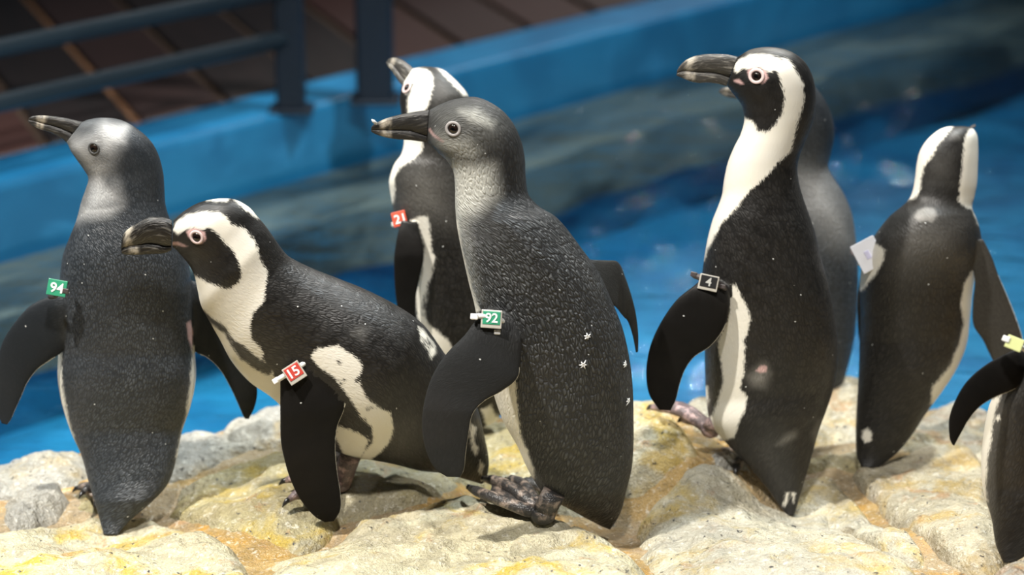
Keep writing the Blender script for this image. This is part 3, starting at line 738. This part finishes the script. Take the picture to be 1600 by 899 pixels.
# ---- 2 red tag 15, leaning forward
Z2 = lambda p: Z(180, 290, 3.077, p)
Z2b = lambda p: Z(400, 500, 2.569, p)
p2 = penguin('black-and-white spotted adult penguin with red tag 15, crouching forward to the left', 'adult', 2.98,
  [(752,757,760,752),(722,748,764,722),(690,740,757,682),(655,736,745,636),(620,727,722,592),(585,720,693,550),(545,714,660,506),(505,694,619,477),(465,660,570,452),(425,622,525,434),
   (390,597,487,419),(362,565,460,406),(343,530,447,397),(326,500,436,383),(314,477,425,367),(309,455,414,352),(304,432,402,338),(297,417,388,323),(288,405,365,311.5),(281,397,335,311),(276,391,308,318),(272,388,285,332),(269,386,271,345)],
  d=[(0, .05), (3, .02), (6, 0), (10, -.01), (14, -.035), (22, -.05)], k=[(0, .4), (2, .75), (5, .92), (9, .85), (12, .8), (15, .72), (18, .72), (22, .66)],
  dorsal=[(0, 12), (10, 12), (14, 3), (22, 0)],
  whites=[Z2([(278,215),(288,190),(340,142),(420,125),(500,128),(540,155),(560,185),(620,205),(660,250),(685,300),(700,360),(730,410),(732,440),(720,500),(715,560),(660,620),(650,680),(655,735),(700,785),(712,810),(705,835),(760,895),
             (760,990),(600,990),(520,850),(380,570),(360,430),(400,440),(450,470),(540,500),(590,470),(607,420),(592,360),(562,310),(522,270),(490,230),(440,198),(430,215),(420,215),(380,205),(340,215),(300,235)]),
          [(420,585),(441,596),(442,640),(395,620)],
          Z2([(440,72),(500,58),(545,62),(540,74),(490,78)]), Z2([(568,62),(610,70),(655,105),(690,160),(660,145),(620,112)]),
          Z2b([(222,150),(238,113),(330,103),(400,150),(428,190),(412,240),(440,310),(490,350),(540,375),(553,430),(540,490),(490,540),(430,590),(405,575),(440,520),(470,490),(465,430),(420,390),(400,350),(370,310),(350,280),(310,230),(250,190)]),
          Z2b([(325,425),(390,445),(440,470),(455,485),(430,540),(415,600),(350,600),(345,530),(318,470)]),
          Z2b([(652,30),(668,40),(715,100),(722,130),(706,160),(690,120),(660,80)]), [(735,662),(744,668),(741,690),(747,700),(744,712),(736,700)], [(750,720),(756,726),(752,742),(747,736)]],
  blacks=[Z2([(425,600),(470,640),(530,680),(570,740),(640,790),(690,830),(765,885),(740,915),(680,890),(600,830),(560,770),(520,710),(468,668),(432,640)]),
          Z2b([(318,166),(330,160),(345,172),(342,182),(330,180)]), Z2b([(350,234),(362,234),(360,244),(350,243)]), Z2b([(400,240),(412,242),(410,254),(398,252)]), Z2b([(444,356),(458,358),(456,366),(446,366)]),
          Z2b([(668,70),(700,88),(712,112),(700,112)])],
  tones=[(Z2([(430,605),(470,640),(530,680),(570,740),(640,790),(690,830),(765,885),(740,915),(680,890),(600,830),(560,770),(520,710),(468,668),(432,640)]), .28, 8),
         (Z2([(1120,720),(1150,690),(1190,665),(1215,690),(1200,760),(1160,740)]), .35, 10), (Z2b([(520,440),(640,400),(660,560),(520,570)]), .35, 40)],
  skins=[Z2([(338,218),(380,203),(432,222),(438,260),(415,285),(385,280),(350,245)]), Z2([(268,274),(300,270),(352,294),(325,294),(275,286)])],
  flippers=[dict(r=[(446,566,492,548),(439,585,508,568),(438,612,528,594),(438,650,539,632),(439,690,527,668),(446,725,524,700),(456,755,527,738),(470,782,532,770),(490,806,532,797),(507,816.5,522,815)],
                 d=[(0, -.055), (1, -.075), (3, -.085), (5, -.085), (9, -.075)], k=[(0, .5), (1, .3), (2, .18), (4, .13)], trail='R', rim=.987)],
  bill=dict(r=[(268,391,269,345),(256,396,258,340),(245,397,245,339),(231,397.5,232,340),(216,398.5,214,349),(204,398.5,204,355),(197,398.5,197,361),(192.5,397,192,369),(190,396,189.5,379),(190,396,189,389)], mouth=[.14,.2,.26,.29,.31,.33,.33,.33,.33,.4], k=[(0, .55), (5, .5), (9, .8)], d=-.05, mat='bill_adult'),
  eye=(307, 371, 7.8, 'eye_ring', 2.3))
band(p2, 460, 583, '15', 'tag_red', 29, 29, 33, dict(p=[(478,566,.004),(465,575,-.001),(445,587,-.004),(432,595,-.001)], heads=[(431,595,-.002,.0042)], r=.0036), label='red tag reading 15')
foot(p2['thing'], P(548, 712, 2.965), P(532, 762, 2.985), [P(446, 757, 2.99), P(450, 788, 2.93), P(500, 800, 2.91)], 'foot_pink', .0065, .014)
foot(p2['thing'], P(560, 705, 3.04), P(528, 722, 3.06), [P(470, 722, 3.06), P(480, 735, 3.03), P(500, 745, 3.02)], 'foot', .0065, .012)

# ---- 3 red tag 21, behind
Z3 = lambda p: Z(560, 60, 2.997, p)
Z3b = lambda p: Z(560, 320, 3.211, p)
p3 = penguin('adult penguin with small red tag 21, back turned, half hidden behind the central penguin', 'adult', 3.24,
  [(722,672,745,672),(700,652,778,656),(672,610,788,615),(655,560,792,565),(645,510,792,515),(640,460,788,465),(634,410,780,415),(626,370,768,375),(616,335,755,340),(610,302,742,310),(608,282,735,290),(616,257,730,265),
   (627,241,727,245),(631,222,728,225),(630,200,732,200),(627,178,735,172),(625,160,731,148),(626,146,714,127),(627,138,692,109),(628,134,665,104),(629,131,645,107)],
  d=[(0, -.03), (3, 0), (14, 0), (20, .03)], k=[(0, .4), (2, .7), (6, .75), (11, .85), (15, .72), (18, .7), (20, .6)], dorsal=[(0, 55), (11, 55), (15, 48), (20, 35)],
  whites=[Z3([(215,185),(245,145),(275,138),(320,145),(345,170),(352,215),(335,290),(318,335),(310,360),(300,520),(285,545),(230,585),(195,605),(168,660),(168,745),(165,775),(110,775),(110,560),(190,480),(228,400),(228,300),(240,262),(258,215),(240,215),(228,235),(222,260),(212,225)]),
          Z3([(368,138),(400,146),(460,195),(520,270),(492,268),(440,212),(400,172)]),
          Z3b([(262,82),(300,62),(345,58),(356,110),(366,200),(382,270),(372,350),(348,400),(342,480),(332,560),(352,600),(402,640),(450,680),(480,740),(430,780),(395,700),(345,650),(305,590),(288,500),(282,430),(308,370),(323,290),(328,200),(305,130)]),
          [(752,640),(768,634),(775,650),(790,655),(785,672),(760,668)]],
  blacks=[Z3b([(335,440),(345,470),(335,520),(322,560),(325,480)])],
  tones=[(Z3([(200,620),(300,540),(450,640),(450,880),(250,860),(170,780)]), .5, 40), (Z3([(330,150),(420,160),(500,270),(350,330)]), .4, 25)],
  flippers=[dict(r=[(628,343,652,348),(621,368,658,372),(616,400,662,400),(616,430,656,432),(618,460,650,464),(623,495,649,502),(630,530,649,538),(638,566,646,570)], d=[(0, -.04), (2, -.055), (7, -.05)], k=[(0, .45), (1, .25), (3, .14)], trail='L', rim=2)],
  bill=dict(r=[(628,133,646,107),(622,126,638,100),(617,118,629,94),(612,110,620,91),(606,103,613,90),(603,98,607,92)], mouth=[.3,.3,.32,.35,.4,.5], k=.6, d=[(0, .03), (5, .06)], mat='bill_grey'),
  eye=(635.5, 137, 6, 'eye_ring', 2.2), mirror_eye=False)
band(p3, 624, 342, '21', 'tag_orange', 22, 23, 14, dict(p=[(641,336,.004),(632,338,-.001),(622,350,-.001),(614,352,.006)], heads=[(617,350,-.004,.0042), (637,338,-.003,.003)]), clear=False, inner=.95, lift=.014, label='small red tag reading 21')

# ---- 4 green tag 92, centre
p4 = penguin('slate-grey young penguin with green tag 92, standing in profile at the centre', 'slate', 2.92,
  [(942,824,953,828),(915,810,963,814),(884,793,972,795),(854,777,978,770),(827,738,987,733),(808,697,990,693),(787,660,990,653),(773,622,989,610),(761,575,985,569),(750,530,974,517),(742,480,957,473),(732,440,936,427),
   (722,395,910,390),(714.5,357,872,342),(712,335,842,322),(711,313,826,304),(711,292,821.5,276),(708,268,820,247),(698,251,814,219),(688,242,800,190),(681,235,779,168),(677,230,745,152),(674,227,711,155),(671,224,688,163),(668,222,671,172)],
  d=[(0, .03), (3, 0), (24, 0)], k=[(0, .4), (2, .7), (5, .85), (10, .85), (14, .85), (17, .78), (20, .74), (22, .78), (24, .55)], dorsal=[(0, 38), (12, 35), (16, 12), (19, 3), (24, 0)],
  whites=[[(700,335),(715,345),(725,400),(738,450),(750,485),(735,495)], [(740,600),(806,590),(808,627),(811,655),(815,682),(827,712),(835,736),(836,748),(800,765),(740,640)]],
  tones=[([(696,250),(768,262),(774,300),(748,325),(724,342),(718,380),(700,340)], 1.0, 24), ([(718,174),(745,172),(772,192),(768,200),(735,190)], .85, 14), ([(682,205),(735,212),(752,235),(745,256),(700,250),(676,226)], .6, 18),
         ([(672,170),(720,155),(780,170),(800,200),(780,235),(700,240),(670,222)], .22, 22), ([(830,735),(880,760),(880,800),(840,800)], .35, 20),([(712,340),(728,345),(750,470),(735,480)], .6, 16)],
  skins=[[(669,203),(672,200),(679,210),(694,221),(691,223),(676,213)]],
  flippers=[dict(r=[(766,478,812,505),(744,500,815,535),(726,524,813,568),(702,548,808,592),(684,572,785,611),(670,602,757,627),(661,640,739,647),(660,675,732,680),(667,708,728,708),(680,733,725,734),(698,745.5,719,746)],
                 d=[(0, -.055), (1, -.07), (3, -.085), (6, -.10), (10, -.10)], k=[(0, .5), (1, .32), (3, .17), (5, .12)], trail='R', rim=.986, tone=.05),
            dict(r=[(905,402,930,470),(925,406,948,472),(948,407,962,480),(966,410,970,490),(978,436,977,498),(990,474,978,498),(995,500,983,507),(997.5,525,989,527),(997,550,993.5,551)], d=[(0, .03), (3, .06), (8, .08)], k=[(0, .4), (1, .2), (3, .12), (6, .4)], trail='R', rim=2, tone=.12)],
  bill=dict(r=[(667,222.5,670,172),(655,221,656,173.5),(640,219,641,176),(622,218,623,179.5),(606,215.5,604,185),(593,212,592,190),(585,209,584.5,194),(580,206,580,199)], mouth=[.20,.26,.34,.38,.40,.40,.40,.4], k=[(0, .42), (3, .5), (7, .6)], mat='bill_young'),
  eye=(708, 201.5, 8.6, 'eye_ring_grey', 2.3))
band(p4, 768, 499, '92', 'tag_green', 32, 28, -4, dict(p=[(790,510,.012),(782,500,.0),(765,495,-.004),(748,494,-.006),(738,496,.002)], heads=[(741,495,-.007,.0045), (777,519,-.006,.0038)], r=.0034), label='green tag reading 92')
foot(p4['thing'], P(866, 770, 2.89), P(848, 812, 2.89), [(P(775, 816, 2.885), P(734, 769, 2.965)), (P(800, 786, 2.93), P(757, 755, 2.995)), (P(822, 778, 2.96), P(792, 757, 3.0))], 'foot', .0075, .0155)
foot(p4['thing'], P(885, 765, 2.97), P(868, 785, 2.985), [P(815, 760, 3.02), P(832, 755, 3.04), P(848, 757, 3.045)], 'foot', .0075, .014)
for (fx, fy) in ((917, 526), (911, 570), (975, 570), (980, 627)):
    l_, n_ = p4['hit'](fx, fy); Vs, Fs = [], []
    for q in range(6):
        a = 2 * math.pi * q / 6 + fx; x, y, nn = frame_to(n_); dr = x * math.cos(a) + y * math.sin(a) * random.uniform(.6, 1.2)
        V, F = tube([l_ + nn * .0008, l_ + dr * .003 + nn * .0018, l_ + dr * random.uniform(.0045, .0065) + nn * .001], [.0013, .001, .0003], 6)
        b = sum(map(len, Vs)); Vs.append(np.array(V)); Fs += [tuple(i + b for i in f) for f in F]
    mk('down_tuft', np.concatenate(Vs), Fs, M['down'], p4['thing'])

V, F = tube([P(588, 193, 2.915), P(584, 190, 2.912), P(581, 187, 2.91)], [.0018, .0022, .0008], 8); mk('down_tuft', V, F, M['down'], p4['thing'])
# ---- 5 black tag, tallest
Z5 = lambda p: Z(1000, 50, 2.997, p)
Z5b = lambda p: Z(980, 320, 3.745, p)
Z5c = lambda p: Z(980, 540, 2.9975, p)
p5 = penguin('tallest black-and-white adult penguin, small black tag on its flipper, facing left', 'adult', 3.09,
  [(1230,806,1241,806),(1220,793,1250,775),(1197,762,1260,742),(1166,725,1270,707),(1137,695,1280,672),(1112,665,1291,642),(1104,630,1301,612),(1102,590,1308,575),(1101,550,1310,540),(1099,510,1306,505),(1097,470,1300,468),
   (1097,430,1291,432),(1101,400,1282,400),(1106,372,1273,362),(1113,345,1264,335),(1121,325,1256,312),(1128,305,1249,288),(1131,283,1246,262),(1137,255,1250,242),(1147,230,1257,224),(1157,210,1265,205),(1163,187,1273,180),
   (1160,168,1275,150),(1154,157,1270,120),(1149,151,1256,95),(1145,146,1232,79),(1142,142,1203,73.5),(1139,138,1174,77),(1136,134,1153,89)],
  d=[(0, -.06), (3, -.03), (6, 0), (28, 0)], k=[(0, .4), (2, .7), (5, .82), (11, .82), (16, .85), (20, .78), (24, .72), (28, .6)], dorsal=[(0, 25), (13, 22), (18, 6), (28, 0)],
  whites=[Z5([(438,165),(460,130),(520,105),(600,105),(660,125),(690,125),(720,160),(742,200),(766,250),(770,310),(757,370),(737,430),(720,500),(705,560),(640,620),(580,690),(520,740),(470,800),(440,840),(400,880),(345,945),(240,960),(280,700),(380,500),(460,380),(495,405),(530,420),(550,462),(590,470),(640,430),(665,380),(677,320),(665,260),(648,190),(630,180),(605,190),(560,165),(510,175),(480,170),(460,190),(445,185)]),
          Z5b([(660,0),(595,70),(548,110),(522,170),(490,230),(470,260),(450,330),(400,330),(420,0)]),
          Z5b([(580,480),(630,470),(670,540),(702,600),(722,660),(700,770),(682,790),(690,920),(545,920),(530,800),(570,720),(600,620)]),
          Z5c([(430,-10),(552,-10),(545,130),(530,200),(560,240),(550,310),(520,370),(500,430),(460,445),(420,450),(350,450),(320,370),(400,330),(420,270),(450,170),(440,80)]),
          Z5c([(355,190),(378,190),(380,260),(370,300),(350,280)]), Z5c([(725,760),(745,690),(760,690),(748,740)]), Z5c([(768,690),(785,690),(780,740)])],
  tones=[(Z5c([(570,150),(600,120),(640,90),(660,130),(640,190),(590,185)]), .85, 14), (Z5c([(695,470),(740,420),(790,400),(790,430),(730,465)]), .7, 8), (Z5c([(870,410),(900,350),(905,400),(885,500)]), .7, 8),
         (Z5([(480,85),(600,68),(720,95),(700,120),(600,95),(500,105)]), .5, 8), (Z5c([(520,440),(700,430),(760,680),(700,700)]), .3, 40)],
  skins=[Z5([(498,180),(540,163),(590,183),(602,215),(580,242),(540,242),(510,215)]), Z5([(438,224),(465,220),(490,245),(470,245),(440,234)]), Z5c([(600,120),(630,90),(655,95),(655,125),(625,130)])],
  flippers=[dict(r=[(1104,430,1142,448),(1085,446,1140,478),(1058,468,1132,512),(1035,500,1110,541),(1018,535,1085,558),(1011,565,1071,577),(1010,592,1063,598),(1015,618,1056,625),(1030,641,1048,641.5)],
                 d=[(0, -.05), (1, -.065), (3, -.075), (8, -.07)], k=[(0, .5), (1, .3), (3, .16), (5, .12)], trail='R', rim=.985)],
  bill=dict(r=[(1135,135,1153,89),(1120,131,1138,85.5),(1104,129.5,1119,84.5),(1091,130,1101,85),(1079,127.5,1085,88),(1068,123,1071,94.5),(1060,119.5,1062,103),(1057,118,1058,110)], mouth=[.30,.33,.36,.38,.40,.42,.40,.4], k=[(0, .5), (5, .5), (7, .6)], mat='bill_grey'),
  eye=(1182, 119, 8.2, 'eye_ring', 2.5))
band(p5, 1107, 442, '4', 'tag_black', 30, 24, -12, dict(p=[(1133,452,.006),(1122,445,-.001),(1103,438,-.003),(1084,430,.004)], heads=[(1084,429,.002,.004), (1129,448,-.004,.0036)], r=.0042), num='numeral_pale', straps='strap_dark', label='small black tag reading 4', inner=.74)
foot(p5['thing'], P(1125, 650, 3.07), P(1110, 680, 3.09), [P(1018, 643, 3.16), P(1045, 640, 3.17), P(1066, 662, 3.13)], 'foot_pink', .0075, .0125)
foot(p5['thing'], P(1170, 700, 3.12), P(1165, 722, 3.13), [P(1110, 700, 3.17), P(1125, 715, 3.12), P(1150, 740, 3.07)], 'foot', .0075, .014)

# ---- 6 hidden behind the tallest
p6 = penguin('grey young penguin mostly hidden behind the tallest penguin, only nape and back showing', 'grey', 3.38,
  [(1255,660,1285,660),(1235,640,1302,637),(1215,600,1318,597),(1208,550,1331,550),(1205,500,1338,505),(1205,450,1341,450),(1208,410,1340,405),(1215,370,1336,362),(1222,335,1330,330),(1228,310,1317,300),(1226,288,1303,278),(1218,264,1294.5,260),
   (1210,240,1299,238),(1203,215,1303.5,212),(1195,195,1301,186),(1187,180,1290,158),(1180,172,1272,135),(1172,166,1248,122),(1166,160,1222,118),(1160,156,1196,122),(1157,153,1172,130)],
  d=0, k=[(0, .4), (2, .7), (6, .75), (11, .85), (16, .74), (20, .6)], dorsal=[(0, 40), (10, 35), (15, 10), (20, 0)],
  tones=[([(1240,268),(1295,265),(1335,340),(1345,400),(1300,380),(1255,330)], .55, 40), ([(1160,120),(1250,122),(1230,200),(1170,180)], .5, 25)],
  skins=[[(1331,383),(1338,388),(1337,400),(1330,396)]],
  bill=dict(r=[(1157,154,1172,130),(1148,154,1158,133),(1138,152,1145,136),(1130,149,1134,137),(1123,144,1125,139)], mouth=[.35,.35,.4,.4,.5], k=.55, mat='bill_grey'),
  eye=(1192, 150, 7, 'eye_ring_grey', 2.5))

# ---- 7 back turned, white tag
Z7 = lambda p: Z(1300, 160, 2.997, p)
Z7b = lambda p: Z(1280, 420, 2.644, p)
p7 = penguin('black adult penguin with two white head stripes and a white tag, back turned', 'adult', 3.20,
  [(1346,730,1372,732),(1339,714,1400,710),(1337,680,1425,680),(1338,645,1448,645),(1340,612,1470,615),(1342,575,1493,580),(1343,535,1510,540),(1344,495,1516,495),(1343,455,1520,455),(1346,420,1526,420),(1355,390,1534,390),
   (1368,366,1532,362),(1390,338,1525,340),(1411,321,1519,324),(1423,307,1522,310),(1429,283,1526.5,288),(1432,258,1528,260),(1437,237,1528.5,235),(1449,218,1527,212),(1467,203,1519,200),(1480,198,1508,197)],
  d=[(0, -.07), (3, -.03), (6, 0), (12, 0), (20, .03)], k=[(0, .35), (2, .55), (5, .72), (9, .78), (13, .85), (17, .85), (20, .9)], dorsal=82,
  whites=[Z7([(575,100),(545,142),(502,190),(470,250),(430,300),(415,360),(410,420),(385,452),(340,460),(345,300),(440,80)]), Z7([(640,128),(615,190),(610,300),(600,390),(590,460),(620,490),(655,500),(690,580),(730,560),(720,300),(710,110)]),
          Z7([(245,690),(240,740),(200,810),(140,885),(100,890),(100,640),(190,650)]),
          Z7b([(640,0),(600,60),(583,150),(600,220),(580,310),(540,400),(468,490),(460,560),(500,560),(580,470),(640,330),(660,200),(660,0)]), [(1347,673),(1357,670),(1363,677),(1362,688),(1352,692),(1346,684)]],
  blacks=[], tones=[(Z7([(398,535),(410,515),(440,505),(470,508),(478,525),(465,550),(445,540),(415,548)]), 2.2, 8), (Z7([(250,600),(400,520),(620,560),(600,750),(300,760)]), .5, 60), (Z7([(540,140),(600,130),(600,170),(560,170)]), .6, 10), (Z7([(420,220),(600,200),(590,400),(430,400)]), .25, 25)],
  flippers=[dict(r=[(1508,385,1535,372),(1518,410,1549,400),(1523,440,1560,430),(1520,475,1575,465),(1521,508,1588,498),(1536,532,1598,530),(1548,557,1603,562),(1568,590,1602,598),(1585,615,1598,616)], d=[(0, -.02), (2, -.02), (8, 0)], k=[(0, .45), (1, .25), (3, .13)], trail='R', rim=.975, tone=.3),
            dict(r=[(1374,372,1398,350),(1352,402,1385,392),(1343,440,1376,440),(1340,480,1374,485),(1341,520,1368,528),(1348,560,1360,565)], d=[(0, .05), (2, .06), (5, .06)], k=[(0, .45), (1, .25), (3, .13)], trail='L', rim=2)],
  bill=dict(r=[(1503,203,1524,199),(1507,202,1525,197),(1513,200,1524,195),(1517,197,1523,194)], mouth=[.5,.5,.5,.5], k=[(0, 1.3), (3, 1.0)], d=[(0, .05), (1, .08), (3, .12)], mat='bill_adult'))
b = band(p7, 1357, 398, '', 'tag_white', 40, 47, 28, dict(p=[(1375,382,.012),(1368,384,0),(1352,405,0),(1342,412,.014)]), clear=False, label='large white flipper tag with faded print')
l7 = parent_origin(b); x, y, nn = frame_to(CAM - np.array(l7), 28)
V, F = box(.007, .012, .0012, .0004); mk('faded_print', V @ np.array([x, y, nn]) + np.array(l7) + nn * .0022 - x * .001, F, M['tag_lilac'], b, smooth=False)

# ---- 8 cut by the right edge
Z8 = lambda p: Z(1400, 500, 2.255, p)
p8 = penguin('dark penguin cut off by the right edge, flipper hanging, yellow-green tag', 'adult', 2.74,
  [(1568,880,1600,880),(1556,852,1640,850),(1549,810,1670,805),(1536,766,1690,755),(1533,722,1702,705),(1537,677,1712,655),(1546,633,1720,605),(1565,595,1727,560),(1590,555,1732,515),(1610,520,1735,475),(1625,490,1735,440),(1638,462,1733,412),
   (1645,435,1730,395),(1646,405,1732,375),(1647,375,1732,352),(1655,345,1724,335),(1672,325,1706,322)],
  d=[(0, -.04), (3, 0), (12, .0), (16, .04)], k=[(0, .4), (2, .7), (6, .8), (12, .85), (16, .85)], dorsal=55,
  whites=[Z8([(330,285),(372,262),(346,330),(336,420),(322,500),(316,580),(322,640),(280,640),(260,400)]), Z8([(350,345),(362,335),(370,350),(358,360)])],
  tones=[(Z8([(360,270),(380,300),(350,420),(335,560),(320,640),(290,600),(300,400)]), .6, 30), (Z8([(380,180),(450,180),(450,600),(350,600)]), .25, 40)],
  flippers=[dict(r=[(1606,548,1618,590),(1588,547,1600,600),(1565,556,1580,611),(1535,574,1553,622),(1510,597,1531,636),(1493,625,1514,656),(1483,655,1503,675),(1484,686,1493,693),(1488,695,1491,697)], d=[(0, -.02), (1, -.035), (4, -.05), (8, -.05)], k=[(0, .5), (1, .3), (3, .16)], trail='R', rim=.975)],
  bill=dict(r=[(1680,330,1700,326),(1682,326,1699,322),(1686,321,1696,318),(1689,318,1693,317)], mouth=[.5,.5,.5,.5], k=[(0, 1.3), (3, 1.0)], d=[(0, .06), (3, .13)], mat='bill_adult'))
band(p8, 1585, 537, '', 'tag_yellow', 26, 20, -22, dict(p=[(1604,548,.006),(1592,541,-.001),(1578,533,-.002),(1570,529,.004)], heads=[(1572,530,-.003,.0042)]), clear=False, label='yellow-green tag')
